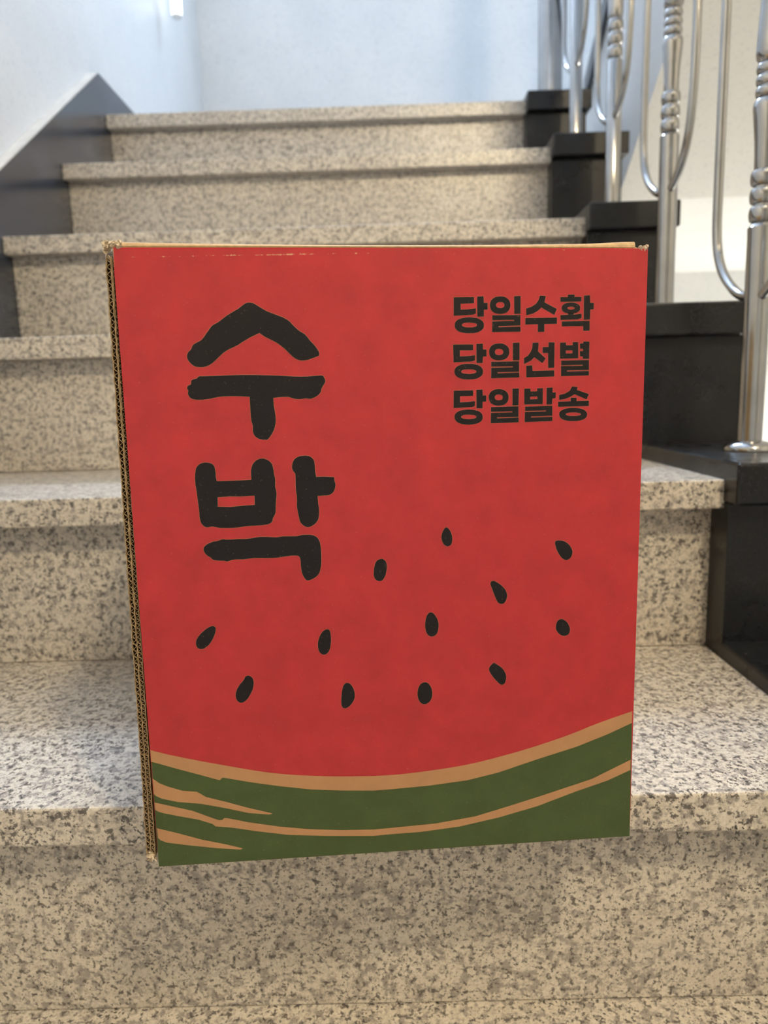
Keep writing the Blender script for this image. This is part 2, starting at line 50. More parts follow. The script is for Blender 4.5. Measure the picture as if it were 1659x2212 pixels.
SEEDS=[[(158.6,182.5),(159.3,182.2),(160,181.5),(160.6,180.6),(161.1,179.5),(161.5,178.2),(161.7,176.9),(161.7,175.5),(161.5,174.3),(161.1,173.3),(160.5,172.7),(159.8,172.4),(159.1,172.3),(158.3,172.6),(157.6,173.1),(157,173.8),(156.5,174.8),(156.2,175.9),(156,177.1),(156.1,178.3),(156.4,179.4),(156.8,180.4),(157.3,181.3),(157.9,182.1)],[(124.3,167.3),(125.1,167.2),(125.8,166.7),(126.5,166.1),(126.9,165.2),(127.1,164.1),(127.2,162.8),(127,161.3),(126.7,159.8),(126.3,158.4),(125.7,157.2),(125.1,156.3),(124.4,155.7),(123.6,155.4),(122.8,155.5),(121.9,155.8),(121,156.5),(120.5,157.4),(120.2,158.5),(120.2,159.7),(120.3,161.1),(120.5,162.6),(120.9,164),(121.3,165.3),(122,166.3),(123.1,167)],[(149.7,137.2),(150.5,136.9),(151.3,136.3),(152.1,135.2),(152.9,133.8),(153.4,132.3),(153.7,130.8),(153.7,129.2),(153.5,127.7),(153.2,126.3),(152.6,125),(151.6,124.2),(150.6,123.8),(149.6,123.8),(148.6,124.2),(147.8,125),(147.2,126),(146.8,127.3),(146.6,128.8),(146.5,130.1),(146.6,131.5),(146.8,133),(147.2,134.5),(147.6,135.6),(148.2,136.4),(148.9,137)],[(216.2,171.7),(216.4,172.4),(217.1,172.8),(218.1,172.9),(219.4,172.8),(220.7,172.5),(222,171.8),(223.2,170.9),(224.2,169.8),(225,168.5),(225.6,167.1),(225.7,165.8),(225.4,164.6),(224.9,163.5),(224.1,162.7),(223.1,162.2),(222.1,162.1),(221.1,162.5),(220.1,163.2),(219.2,164.3),(218.3,165.7),(217.5,167.2),(216.9,168.7),(216.4,170.3)],[(181.6,151.1),(181.8,151.9),(182.2,152.4),(182.8,152.7),(183.6,152.6),(184.4,152.2),(185.5,151.5),(186.9,150.5),(188.2,149.2),(189.3,148),(190,146.7),(190.4,145.5),(190.6,144.3),(190.4,142.9),(190,141.7),(189.5,140.8),(188.8,140.1),(188.2,139.8),(187.4,139.8),(186.6,140),(185.9,140.5),(185.3,141.3),(184.7,142.6),(183.9,144.6),(183.1,146.7),(182.6,148.1),(182.2,149.3),(181.8,150.3)],[(219.9,129.7),(220.8,129.6),(221.7,129.1),(222.7,128.3),(223.5,127.4),(224.2,126.1),(224.7,124.8),(224.9,123.7),(224.8,122.6),(224.5,121.6),(224,120.9),(223.1,120.4),(222,120.2),(220.8,120.4),(219.6,121),(218.6,121.9),(217.8,123),(217.3,124),(217.1,125),(217.2,126.4),(217.5,127.7),(217.9,128.6),(218.5,129.2),(219.1,129.6)],[(183.1,107.2),(184,106.9),(184.9,106.2),(186.2,105.3),(187.5,104.2),(188.6,102.9),(189.3,101.6),(189.8,100.2),(190.1,98.8),(189.9,97.3),(189.5,95.9),(189.1,95.1),(188.5,94.7),(187.9,94.4),(187.3,94.5),(186.7,94.8),(185.9,95.5),(184.6,97),(183.3,98.6),(182.2,100.2),(181.3,101.7),(180.8,102.7),(180.6,103.6),(180.7,104.4),(181.1,105.2),(182.1,106.3)],[(36.4,135.7),(37,135.3),(37.4,134.7),(37.3,133.5),(37,132.1),(36.3,130.3),(35.3,128.4),(34.2,126.8),(33,125.4),(31.5,124.3),(30.1,123.6),(28.8,123.6),(27.7,124.1),(27,125.1),(26.7,126.3),(26.8,127.6),(27.2,128.9),(28.1,130.3),(29.3,131.7),(30.8,133),(32.2,134.1),(33.4,134.9),(34.5,135.4),(35.5,135.7)],[(95.1,130.8),(95.8,130.5),(96.3,129.7),(96.5,128.5),(96.6,126.8),(96.6,124.8),(96.4,122.7),(96.1,120.9),(95.6,119.3),(94.8,118.1),(93.9,117.3),(93.1,117),(92.1,117),(91.2,117.5),(90.4,118.4),(89.8,119.7),(89.6,121.4),(89.6,123.3),(90,125.1),(90.6,126.8),(91.4,128.3),(92.2,129.4),(93.1,130.2),(94.1,130.7)],[(52.7,107.7),(53.6,107.2),(54.5,106.4),(54.9,105.2),(55.1,103.7),(54.9,102.2),(54.5,100.5),(53.8,98.8),(52.8,97.1),(51.7,95.3),(50.4,93.9),(49.2,93.1),(48,92.8),(46.9,93.1),(46,94),(45.4,95.3),(45.2,96.9),(45.5,98.7),(46.1,100.4),(47,101.9),(48,103.3),(49.1,104.4),(50,105.5),(50.5,106.5),(51,107.2),(51.7,107.6)],[(104.3,100.6),(105.3,100.2),(106.1,99.5),(106.9,98.2),(107.5,96.7),(107.9,95.2),(108,93.7),(107.9,92.2),(107.4,90.7),(106.4,89),(105.1,87.5),(103.8,86.6),(102.5,86.2),(101.6,86.5),(100.9,87.4),(100.6,88.5),(100.6,89.9),(100.7,91.9),(101,94.1),(101.2,96),(101.6,97.6),(102,99),(102.7,100),(103.4,100.5)],[(145.5,98.4),(146.5,98.3),(147.4,97.8),(148.2,96.9),(148.9,95.7),(149.4,94.2),(149.6,92.6),(149.6,90.9),(149.3,89.3),(148.7,88),(147.9,87),(146.9,86.3),(145.8,85.9),(144.7,86),(143.7,86.5),(142.8,87.4),(142.2,88.6),(141.8,90),(141.6,91.6),(141.7,93.2),(142,94.8),(142.5,96.2),(143.2,97.3),(144.3,98.1)]]
RIND1=[(-1.3,69.4),(1.2,68.4),(4.9,67.1),(8.8,65.8),(12.6,64.7),(16.5,63.5),(20.8,62.3),(25.3,61),(30.2,59.7),(36.2,58.1),(44.1,56),(53.1,53.7),(61.6,51.8),(69,50.5),(75.8,49.5),(82.5,48.7),(88.9,48),(95.2,47.4),(101.9,46.9),(109.3,46.5),(117.2,46.1),(124.9,46),(132.2,46.1),(139.3,46.5),(146.4,47),(153.6,47.6),(160.9,48.3),(168.1,49.2),(175.2,50.4),(182.3,51.8),(189,53.3),(195.1,54.6),(200.7,56),(206.5,57.5),(212.6,59.2),(218.8,61),(224.9,62.9),(230.8,64.9),(236.6,67.1),(242.5,69.1),(249.2,71.2),(255.9,73.2),(260.7,74.6)]
RIND2=[(-1.2,62.7),(12.3,57.5),(24.3,53.1),(32.4,50),(34,49.6),(34.7,50.5),(35.7,50.9),(50.5,47.1),(65.4,43.8),(82.1,40.7),(99,38.8),(116.1,37.5),(124.6,37.6),(146.2,38.2),(168,39.9),(185.5,43.3),(207.4,49.7),(229.4,55.6),(247.1,61.9),(260.7,67.7)]
STRIPES=[[(-1.3,53.1),(1.9,50.2),(5.8,48.1),(13.8,44.9),(21.2,43.8),(23.5,42.2),(25.9,40.4),(36.5,36.7),(47.9,32.4),(60.3,28.3),(60.5,27.8),(58.6,27.6),(47.7,29.4),(36.2,33),(23.1,36.6),(10.8,38.6),(2.8,41),(-0.4,42.9),(-1.4,44.2)],[(-1.4,39.2),(6.6,36.6),(17.9,33),(26.7,28.7),(32,26.2),(33.7,26.3),(34.6,27.3),(35.9,27.3),(47.4,23.9),(64.1,20),(81,17.1),(98.1,15.3),(115.3,14.3),(124,14.5),(150.2,15.3),(172.2,17.9),(189.8,22.3),(209.3,27.5),(225.3,32),(238.7,35.8),(252,41.9),(260.5,45.8),(260.5,39.6),(247.7,34.2),(229.8,28.9),(207.6,21.5),(185.4,16.2),(163.3,12.4),(141.3,10.8),(123.9,10.7),(115.2,10.4),(89.4,12.4),(68.1,14.8),(51.3,18.3),(38.8,21.3),(29.7,22.8),(28.8,23.9),(27.7,24.6),(20.8,27.5),(10.2,30.4),(2.9,32.6),(0.1,33.7),(-1.3,34.9)],[(-1.4,24.1),(9.5,20.3),(21.7,15.6),(34.8,11.6),(42.7,8.9),(43.5,8.4),(42.2,7.9),(29.7,9.8),(13.1,13),(3.2,15.2),(0,16.8),(-1.2,18.3)]]

# ------------------------------------------------------------------ helpers
def link(name, me, mat=None, parent=None, loc=None):
    o = bpy.data.objects.new(name, me)
    COL.objects.link(o)
    if mat is not None and me is not None:
        for m in (mat if isinstance(mat, (list, tuple)) else [mat]):
            me.materials.append(m)
    if parent is not None:
        o.parent = parent
    if loc is not None:
        o.location = loc
    return o

def empty(name, loc=(0, 0, 0), rz=0.0):
    o = bpy.data.objects.new(name, None)
    COL.objects.link(o)
    o.location = loc
    o.rotation_euler = (0, 0, rz)
    o.empty_display_size = 0.05
    return o

def tag(o, label=None, cat=None, group=None, kind=None):
    if label: o['label'] = label
    if cat: o['category'] = cat
    if group: o['group'] = group
    if kind: o['kind'] = kind
    return o

def finish(bm, name, smooth=False):
    bmesh.ops.recalc_face_normals(bm, faces=bm.faces[:])
    me = bpy.data.meshes.new(name)
    bm.to_mesh(me)
    bm.free()
    if smooth:
        for p in me.polygons: p.use_smooth = True
    return me

def bm_box(bm, x0, x1, y0, y1, z0, z1):
    v = [bm.verts.new(c) for c in ((x0,y0,z0),(x1,y0,z0),(x1,y1,z0),(x0,y1,z0),(x0,y0,z1),(x1,y0,z1),(x1,y1,z1),(x0,y1,z1))]
    for f in ((3,2,1,0),(4,5,6,7),(0,1,5,4),(1,2,6,5),(2,3,7,6),(3,0,4,7)):
        bm.faces.new([v[i] for i in f])
    return v

def box(name, x0, x1, y0, y1, z0, z1, mat, parent=None, bevel=0.0, seg=2):
    bm = bmesh.new()
    bm_box(bm, x0, x1, y0, y1, z0, z1)
    if bevel:
        bmesh.ops.bevel(bm, geom=bm.edges[:], offset=bevel, segments=seg, affect='EDGES', profile=0.5)
    return link(name, finish(bm, name), mat, parent)

def prism_x(name, poly, x0, x1, mat, parent=None, bevel=0.0):
    """polygon of (y, z) extruded along x"""
    bm = bmesh.new()
    a = [bm.verts.new((x0, y, z)) for y, z in poly]
    b = [bm.verts.new((x1, y, z)) for y, z in poly]
    n = len(poly)
    bm.faces.new(a); bm.faces.new(b[::-1])
    for i in range(n):
        bm.faces.new((a[i], b[i], b[(i+1) % n], a[(i+1) % n]))
    if bevel:
        bmesh.ops.bevel(bm, geom=bm.edges[:], offset=bevel, segments=2, affect='EDGES', profile=0.5)
    return link(name, finish(bm, name), mat, parent)

def lathe(name, prof, mat, parent=None, seg=32, loc=None):
    bm = bmesh.new()
    rings = []
    for r, z in prof:
        rings.append([bm.verts.new((r*math.cos(2*math.pi*i/seg), r*math.sin(2*math.pi*i/seg), z)) for i in range(seg)])
    for a, b in zip(rings, rings[1:]):
        for i in range(seg):
            bm.faces.new((a[i], a[(i+1) % seg], b[(i+1) % seg], b[i]))
    bm.faces.new(rings[0][::-1]); bm.faces.new(rings[-1])
    me = finish(bm, name, True)
    me.set_sharp_from_angle(angle=math.radians(38))
    return link(name, me, mat, parent, loc)

def tube(name, pts, r, mat, parent=None, seg=14, loc=None, caps=True):
    pts = [Vector(p) for p in pts]
    bm = bmesh.new()
    rings = []
    ref = None
    for i, p in enumerate(pts):
        t = (pts[min(i+1, len(pts)-1)] - pts[max(i-1, 0)]).normalized()
        if ref is None:
            ref = Vector((1, 0, 0)) if abs(t.x) < 0.9 else Vector((0, 1, 0))
        u = (ref - t*ref.dot(t)).normalized(); ref = u
        w = t.cross(u)
        rings.append([bm.verts.new(p + (u*math.cos(2*math.pi*k/seg) + w*math.sin(2*math.pi*k/seg))*r) for k in range(seg)])
    for a, b in zip(rings, rings[1:]):
        for i in range(seg):
            bm.faces.new((a[i], a[(i+1) % seg], b[(i+1) % seg], b[i]))
    if caps:
        bm.faces.new(rings[0][::-1]); bm.faces.new(rings[-1])
    return link(name, finish(bm, name, True), mat, parent, loc)

def smooth_path(pts, m=6):
    P = [Vector(p) for p in pts]
    P = [P[0]*2-P[1]] + P + [P[-1]*2-P[-2]]
    out = []
    for i in range(1, len(P)-2):
        a, b, c, d = P[i-1:i+3]
        for j in range(m):
            t = j/m
            out.append(0.5*((2*b)+(c-a)*t+(2*a-5*b+4*c-d)*t*t+(3*b-a-3*c+d)*t**3))
    out.append(P[-2])
    return out

# ------------------------------------------------------------------ materials
class NT:
    def __init__(self, name, rough=0.5, metal=0.0, spec=0.5, base=(.5,.5,.5)):
        self.m = bpy.data.materials.new(name); self.m.use_nodes = True
        self.t = self.m.node_tree; self.b = self.t.nodes['Principled BSDF']
        self.b.inputs['Roughness'].default_value = rough
        self.b.inputs['Metallic'].default_value = metal
        self.b.inputs['Specular IOR Level'].default_value = spec
        self.b.inputs['Base Color'].default_value = (*base, 1)
        self._co = None
    def node(self, typ, **kw):
        n = self.t.nodes.new(typ)
        for k, v in kw.items(): setattr(n, k, v)
        return n
    def co(self, vary=False):
        if self._co is None:
            tc = self.node('ShaderNodeTexCoord')
            self._co = tc.outputs['Object']
            if vary:
                oi = self.node('ShaderNodeObjectInfo')
                mul = self.node('ShaderNodeVectorMath', operation='MULTIPLY_ADD')
                cmb = self.node('ShaderNodeCombineXYZ')
                for i in range(3): self.t.links.new(oi.outputs['Random'], cmb.inputs[i])
                self.t.links.new(cmb.outputs[0], mul.inputs[0])
                mul.inputs[1].default_value = (7.3, 3.1, 5.7)
                self.t.links.new(self._co, mul.inputs[2])
                self._co = mul.outputs[0]
        return self._co
    def noise(self, scale, detail=3, rough=0.55, dist=0.0, vec=None):
        n = self.node('ShaderNodeTexNoise')
        n.inputs['Scale'].default_value = scale; n.inputs['Detail'].default_value = detail
        n.inputs['Roughness'].default_value = rough; n.inputs['Distortion'].default_value = dist
        self.t.links.new(vec or self.co(), n.inputs['Vector'])
        return n.outputs['Fac']
    def ramp(self, fac, stops, interp='LINEAR'):
        r = self.node('ShaderNodeValToRGB'); r.color_ramp.interpolation = interp
        e = r.color_ramp.elements
        while len(e) < len(stops): e.new(0.5)
        for el, (p, c) in zip(e, stops):
            el.position = p; el.color = c if len(c) == 4 else (*c, 1)
        self.t.links.new(fac, r.inputs['Fac'])
        return r.outputs['Color']
    def mix(self, fac, a, b, blend='MIX'):
        n = self.node('ShaderNodeMix', data_type='RGBA', blend_type=blend)
        for sock, val in ((n.inputs['Factor'], fac), (n.inputs['A'], a), (n.inputs['B'], b)):
            if isinstance(val, bpy.types.NodeSocket): self.t.links.new(val, sock)
            elif isinstance(val, (int, float)): sock.default_value = val
            else: sock.default_value = (*val, 1)
        return n.outputs['Result']
    def math(self, op, a, b=None, clamp=False):
        n = self.node('ShaderNodeMath', operation=op, use_clamp=clamp)
        for i, val in enumerate((a, b)):
            if val is None: continue
            if isinstance(val, bpy.types.NodeSocket): self.t.links.new(val, n.inputs[i])
            else: n.inputs[i].default_value = val
        return n.outputs[0]
    def color(self, sock): self.t.links.new(sock, self.b.inputs['Base Color']); return self
    def bump(self, h, strength=0.2, dist=0.001):
        n = self.node('ShaderNodeBump'); n.inputs['Strength'].default_value = strength; n.inputs['Distance'].default_value = dist
        self.t.links.new(h, n.inputs['Height']); self.t.links.new(n.outputs[0], self.b.inputs['Normal']); return self
BLK, WHT = (0, 0, 0), (1, 1, 1)

def mat_granite():
    g = NT('granite', rough=0.36, spec=0.85)
    g.co(vary=True)
    tone = g.ramp(g.noise(14, 3), [(0.3, (.62, .565, .490)), (0.7, (.70, .650, .570))])
    grain = g.ramp(g.noise(380, 3, .65), [(0.33, (.82, .81, .80)), (0.64, (1.07, 1.07, 1.07))])
    c = g.mix(1.0, tone, grain, 'MULTIPLY')
    b1 = g.ramp(g.noise(138, 6, .68, .2), [(0.495, BLK), (0.585, WHT)])
    c = g.mix(g.math('MULTIPLY', b1, .82), c, (.265, .237, .222))
    b2 = g.ramp(g.noise(230, 5, .66), [(0.545, BLK), (0.59, WHT)])
    c = g.mix(g.math('MULTIPLY', b2, .92), c, (.080, .068, .064))
    mask = g.ramp(g.noise(40, 2, .5), [(0.40, (.25, .25, .25)), (0.58, WHT)])
    spk = g.ramp(g.noise(440, 3, .6), [(0.585, BLK), (0.62, WHT)])
    c = g.mix(g.math('MULTIPLY', spk, mask), c, (.035, .033, .034))
    g.color(c)
    return g.m

def mat_black_stone():
    g = NT('black_stone', rough=0.30, spec=0.4)
    g.co(vary=True)
    cl = g.ramp(g.noise(16, 5, .6, .4), [(0.35, (.0058, .0068, .0096)), (0.62, (.0105, .0115, .0140)), (0.78, (.030, .030, .031))])
    fl = g.ramp(g.noise(330, 2, .6), [(0.45, (.8, .8, .8)), (0.75, (1.7, 1.7, 1.7))])
    g.color(g.mix(1.0, cl, fl, 'MULTIPLY'))
    r = g.ramp(g.noise(11, 4, .6), [(0.3, (.22, .22, .22)), (0.7, (.42, .42, .42))])
    g.t.links.new(r, g.b.inputs['Roughness'])
    return g.m

def mat_wall():
    g = NT('speckled_wall_paint', rough=0.38, spec=0.4)
    c = g.ramp(g.noise(5, 3), [(0.3, (.64, .65, .65)), (0.7, (.71, .71, .70))])
    f1 = g.ramp(g.noise(150, 3, .6, .3), [(0.56, BLK), (0.66, WHT)])
    c = g.mix(g.math('MULTIPLY', f1, 0.55), c, (.50, .51, .53))
    f2 = g.ramp(g.noise(240, 3, .6), [(0.66, BLK), (0.72, WHT)])
    c = g.mix(g.math('MULTIPLY', f2, 0.6), c, (.30, .31, .33))
    g.color(c)
    g.bump(g.noise(160, 3, .6), 0.25, 0.0012)
    return g.m

def mat_plain(name, col, rough=0.5, metal=0.0, spec=0.5, var=0.08, scale=40):
    g = NT(name, rough=rough, metal=metal, spec=spec)
    lo = tuple(c*(1-var) for c in col); hi = tuple(min(1, c*(1+var)) for c in col)
    g.color(g.ramp(g.noise(scale, 4), [(0.3, lo), (0.7, hi)]))
    return g.m

def mat_steel():
    g = NT('satin_steel', rough=0.2, metal=1.0)
    g.color(g.ramp(g.noise(25, 4), [(0.3, (.37, .37, .38)), (0.7, (.45, .45, .455))]))
    r = g.ramp(g.noise(60, 4), [(0.3, (.12, .12, .12)), (0.7, (.20, .20, .20))])
    g.t.links.new(r, g.b.inputs['Roughness'])
    return g.m

def mat_print(name, col, mott, rough=0.55, spec=0.3, scuff=False):
    """printed ink on kraft board: fibre mottling, small pale flecks, optional rubbed crease near the top"""
    g = NT(name, rough=rough, spec=spec)
    n1 = g.noise(55, 5, .65)
    c = g.ramp(n1, [(0.30, tuple(x*(1-mott) for x in col)), (0.72, tuple(min(1, x*(1+mott)) for x in col))])
    fib = g.ramp(g.noise(700, 2, .6), [(0.66, BLK), (0.76, WHT)])
    c = g.mix(g.math('MULTIPLY', fib, 0.16), c, (.62, .42, .25))
    dk = g.ramp(g.noise(330, 3, .6), [(0.69, BLK), (0.74, WHT)])
    c = g.mix(g.math('MULTIPLY', dk, 0.22), c, tuple(x*.45 for x in col))
    if scuff:
        sep = g.node('ShaderNodeSeparateXYZ'); g.t.links.new(g.co(), sep.inputs[0])
        z, xx = sep.outputs['Z'], sep.outputs['X']
        band = g.math('SUBTRACT', 1.0, g.math('DIVIDE', g.math('ABSOLUTE', g.math('SUBTRACT', z, 0.3190)), 0.0030), True)
        cmb = g.node('ShaderNodeCombineXYZ'); g.t.links.new(g.math('MULTIPLY', xx, 1.0), cmb.inputs[0]); g.t.links.new(g.math('MULTIPLY', z, 0.8), cmb.inputs[2])
        nz = g.noise(190, 4, .7, 0, cmb.outputs[0])
        side = g.math('SUBTRACT', 1.0, g.math('DIVIDE', g.math('ABSOLUTE', g.math('SUBTRACT', xx, 0.075)), 0.075), True)
        w = g.math('MULTIPLY', g.math('ADD', g.math('MULTIPLY', side, .17), nz), band)
        sc_ = g.ramp(w, [(0.59, BLK), (0.70, WHT)])
        c = g.mix(g.math('MULTIPLY', sc_, .85), c, (.60, .43, .25))
    g.color(c)
    g.bump(g.noise(900, 2, .6), 0.06, 0.0004)
    return g.m

M_GRAN = mat_granite()
M_BLACK = mat_black_stone()
M_WALL = mat_wall()
def mat_skirt():
    g = NT('black_stone_blue_sheen', rough=0.22, spec=0.9)
    g.co(vary=True)
    g.color(g.ramp(g.noise(13, 5, .6, .5), [(0.3, (.014, .019, .032)), (0.55, (.026, .035, .056)), (0.78, (.050, .062, .090))]))  # bluish reflected sheen of the black stone, put into its colour
    return g.m
M_SKIRT = mat_skirt()
M_STEEL = mat_steel()
M_PLAST = mat_plain('pale_caulk', (.62, .59, .54), .7)
M_CEIL = mat_plain('ceiling_paint', (.78, .77, .75), .7, var=.03)
M_RED = mat_print('red_print', (.405, .022, .028), .14, rough=.42, spec=.5, scuff=True)
M_KRAFT = mat_print('kraft_print', (.415, .222, .110), .08)
M_GREEN = mat_print('green_print', (.053, .080, .0265), .12)
M_INK = mat_print('black_ink', (.0062, .0044, .0064), .22, rough=.45, spec=.33)
M_BOARD = mat_plain('kraft_board', (.50, .345, .185), .75, var=.16, scale=300)
M_LINER = mat_plain('board_edge', (.29, .205, .115), .85, var=.25, scale=500)
M_FRAY = mat_plain('torn_paper', (.56, .46, .34), .85, var=.25, scale=500)
M_FRAME = mat_plain('white_frame', (.75, .75, .74), .4, var=.03)

def mat_emit(name, light):
    m = bpy.data.materials.new(name); m.use_nodes = True
    b = m.node_tree.nodes['Principled BSDF']
    b.inputs['Base Color'].default_value = (.8, .8, .8, 1)
    b.inputs['Emission Color'].default_value = light[0]
    b.inputs['Emission Strength'].default_value = light[1]
    return m

# ------------------------------------------------------------------ room
Y = [0.0, .2419, .4751, .7194, .9576, 1.1958, 1.4376, 1.6758]
Z = [.0027, .1719, .3380, .5055, .6771, .8525, 1.0224]
CAPZ = [.0173, .1865, .3552, .5201, .6929, .8682, 1.0321]
XL, XP, XQ, XW = -.579, .3043, .3028, .4361
T, O = .0267, .0247            # nosing thickness and overhang
OC, OB, TC = .0254, .0093, .0381
WL, WR, WB, WF = -.599, 1.55, 2.43, -3.0
ZT, ZLOW = 4.0, -1.5
SL = .712                      # rise over going
WX0, WX1, WZ0, WZ1 = -.42, .62, 2.42, 3.42   # landing window

s = lambda o, lab=None: tag(o, lab, kind='structure')
s(box('wall_left', WL-.12, WL, WF, WB+.12, ZLOW, ZT, M_WALL), 'white speckled plaster wall beside the dark sloping skirting')
s(box('wall_right', WR, WR+.12, WF, WB+.12, ZLOW, ZT, M_WALL), 'white speckled plaster wall on the far side of the stairwell')
s(box('wall_front', WL-.12, WR+.12, WF-.12, WF, ZLOW, ZT, M_WALL), 'white wall behind the viewer')
bm = bmesh.new()
for r in ((WL-.12, WX0, ZLOW, ZT), (WX1, WR+.12, ZLOW, ZT), (WX0, WX1, ZLOW, WZ0), (WX0, WX1, WZ1, ZT)):
    bm_box(bm, r[0], r[1], WB, WB+.12, r[2], r[3])
s(link('wall_back', finish(bm, 'wall_back'), M_WALL), 'pale speckled plaster wall at the back of the landing')
s(box('ceiling', WL-.12, WR+.12, WF-.12, WB+.12, ZT, ZT+.1, M_CEIL), 'white ceiling over the stairwell')
s(box('ceiling_hall', WL, WR, WF, -.42, 1.76, 2.02, M_CEIL), 'white ceiling slab over the hall')
s(box('floor', WL, WR, WF, .03, -.95, -.85, M_GRAN), 'granite hall floor at the foot of the stairs')
s(box('floor_lower', WL, WR, .03, WB, ZLOW-.1, ZLOW, M_CEIL), 'floor of the lower stairwell')
s(box('floor_landing', WL, WR, Y[6]+.34, WB, .817, Z[6]-.0005, M_WALL), 'landing slab at the top of the flight')

win = s(empty('window_1', (0, WB, WZ0)), 'frosted daylight window above the landing')
bm = bmesh.new()
fz = WZ1-WZ0
for r in ((WX0, WX0+.05, 0, fz), (WX1-.05, WX1, 0, fz), (WX0, WX1, 0, .05), (WX0, WX1, fz-.05, fz), ((WX0+WX1)/2-.025, (WX0+WX1)/2+.025, .05, fz-.05)):
    bm_box(bm, r[0], r[1], .02, .08, r[2], r[3])
link('window_frame', finish(bm, 'window_frame'), M_FRAME, win)
M_PANE = mat_emit('frosted_pane', WINDOW_LIGHT)
xm = (WX0+WX1)/2
for a, b in ((WX0+.05, xm-.025), (xm+.025, WX1-.05)):
    box('pane', a, b, .045, .055, .05, fz-.05, M_PANE, win)

# upper flight that turns back over the stairwell: soffit, side and dark capping
XB = .50
ysl = -.42
BASE_Y, BASE_Z = 1.4376, .817
soff = lambda y: BASE_Z + SL*(BASE_Y-y)
SIDE = .46
up = tag(empty('upper_flight', (XB, BASE_Y, BASE_Z)), 'underside and plastered side of the upper flight above the stairwell', kind='structure')
o = prism_x('soffit', [(BASE_Y+.34, BASE_Z), (BASE_Y, BASE_Z), (ysl, soff(ysl)), (ysl, soff(ysl)+SIDE), (BASE_Y+.10, soff(BASE_Y+.10)+SIDE), (BASE_Y+.34, 1.02+.20)], XB, WR, M_WALL)
o.parent = up; o.matrix_parent_inverse = Matrix.Translation((-XB, -BASE_Y, -BASE_Z))
a, b = BASE_Y+.24, ysl
o = prism_x('stone_capping', [(a, soff(a)+SIDE), (b, soff(b)+SIDE), (b, soff(b)+SIDE+.045), (a, soff(a)+SIDE+.045)], XB-.012, XB+.14, M_SKIRT)
o.parent = up; o.matrix_parent_inverse = Matrix.Translation((-XB, -BASE_Y, -BASE_Z))

# ------------------------------------------------------------------ staircase
st = tag(empty('staircase'), 'beige speckled granite staircase with black stone side blocks', 'staircase', kind='structure')
for k in range(0, 7):
    yb = Y[k+1]+O+.004 if k < 6 else Y[6]+.34
    box('tread', XL, XP, Y[k], yb, Z[k]-T, Z[k], M_GRAN, st, bevel=.0016)
    if k:
        box('riser', XL, XP-.0005, Y[k]+O, Y[k]+O+.02, Z[k-1]+.0009, Z[k]-T-.0003, M_GRAN, st)
for k in range(-4, 0):
    box('tread', XL, XP, k*.24, (k+1)*.24+O+.004, k*.17-T, k*.17, M_GRAN, st, bevel=.0016)
for k in range(-4, 1):
    box('riser', XL, XP-.0005, k*.24+O, k*.24+O+.02, (k-1)*.17+.0003, k*.17-T-.0003, M_GRAN, st)
for k in range(1, 7):
    yb = Y[k+1]-OB if k < 6 else Y[6]+.30
    box('plinth_block', XQ+.0005, XW-.008, Y[k]-OB, yb+.002, Z[k-1]-.022, CAPZ[k]-TC-.0004, M_BLACK, st, bevel=.0006)
    box('plinth_cap', XQ, XW, Y[k]-OC, yb+.006, CAPZ[k]-TC, CAPZ[k], M_BLACK, st, bevel=.0028)
box('plinth_cap', XQ, XW, -OC, Y[1]-OB+.006, Z[0], CAPZ[0], M_BLACK, st, bevel=.0028)
# plastered core of the flight
prism_x('stair_core', [(p) for k in range(-3, 0) for p in ((k*.24+O+.02, k*.17-T-.002), ((k+1)*.24+O+.018, k*.17-T-.002))] + [(O+.02, Z[0]-T-.002), (Y[1]+O+.018, Z[0]-T-.002)] + [p for k in range(1, 6) for p in ((Y[k]+O+.02, Z[k]-T-.002), (Y[k+1]+O+.018, Z[k]-T-.002))] + [(Y[6]+O+.02, Z[6]-T-.002), (Y[6]+.33, Z[6]-T-.002), (Y[6]+.33, .818), (Y[6]+.10, .78), (.10, -.22), (-.72, -.80), (-.72, -.64)], WL+.001, XQ, M_CEIL, st)
# dark stone skirting on the left wall
L0 = lambda y: .7745+.7188*(y-.9734)
yk = 1.4194
prism_x('skirting', [(-.05, L0(-.05)-.40), (-.05, L0(-.05)), (yk, L0(yk)), (1.4378, 1.0946), (1.4378, L0(1.4378)-.40)], WL+.0005, XL-.0004, M_SKIRT, st)
prism_x('skirting', [(1.4382, .90), (1.4382, 1.0946), (WB-.0005, 1.0925), (WB-.0005, .90)], WL+.0005, XL-.0004, M_SKIRT, st)
prism_x('skirting_caulk', [(-.05, L0(-.05)+.0003), (yk-.004, L0(yk-.004)+.0003), (yk-.010, L0(yk-.010)+.0038), (-.05, L0(-.05)+.0028)], WL+.0005, XL-.0012, M_PLAST, st)

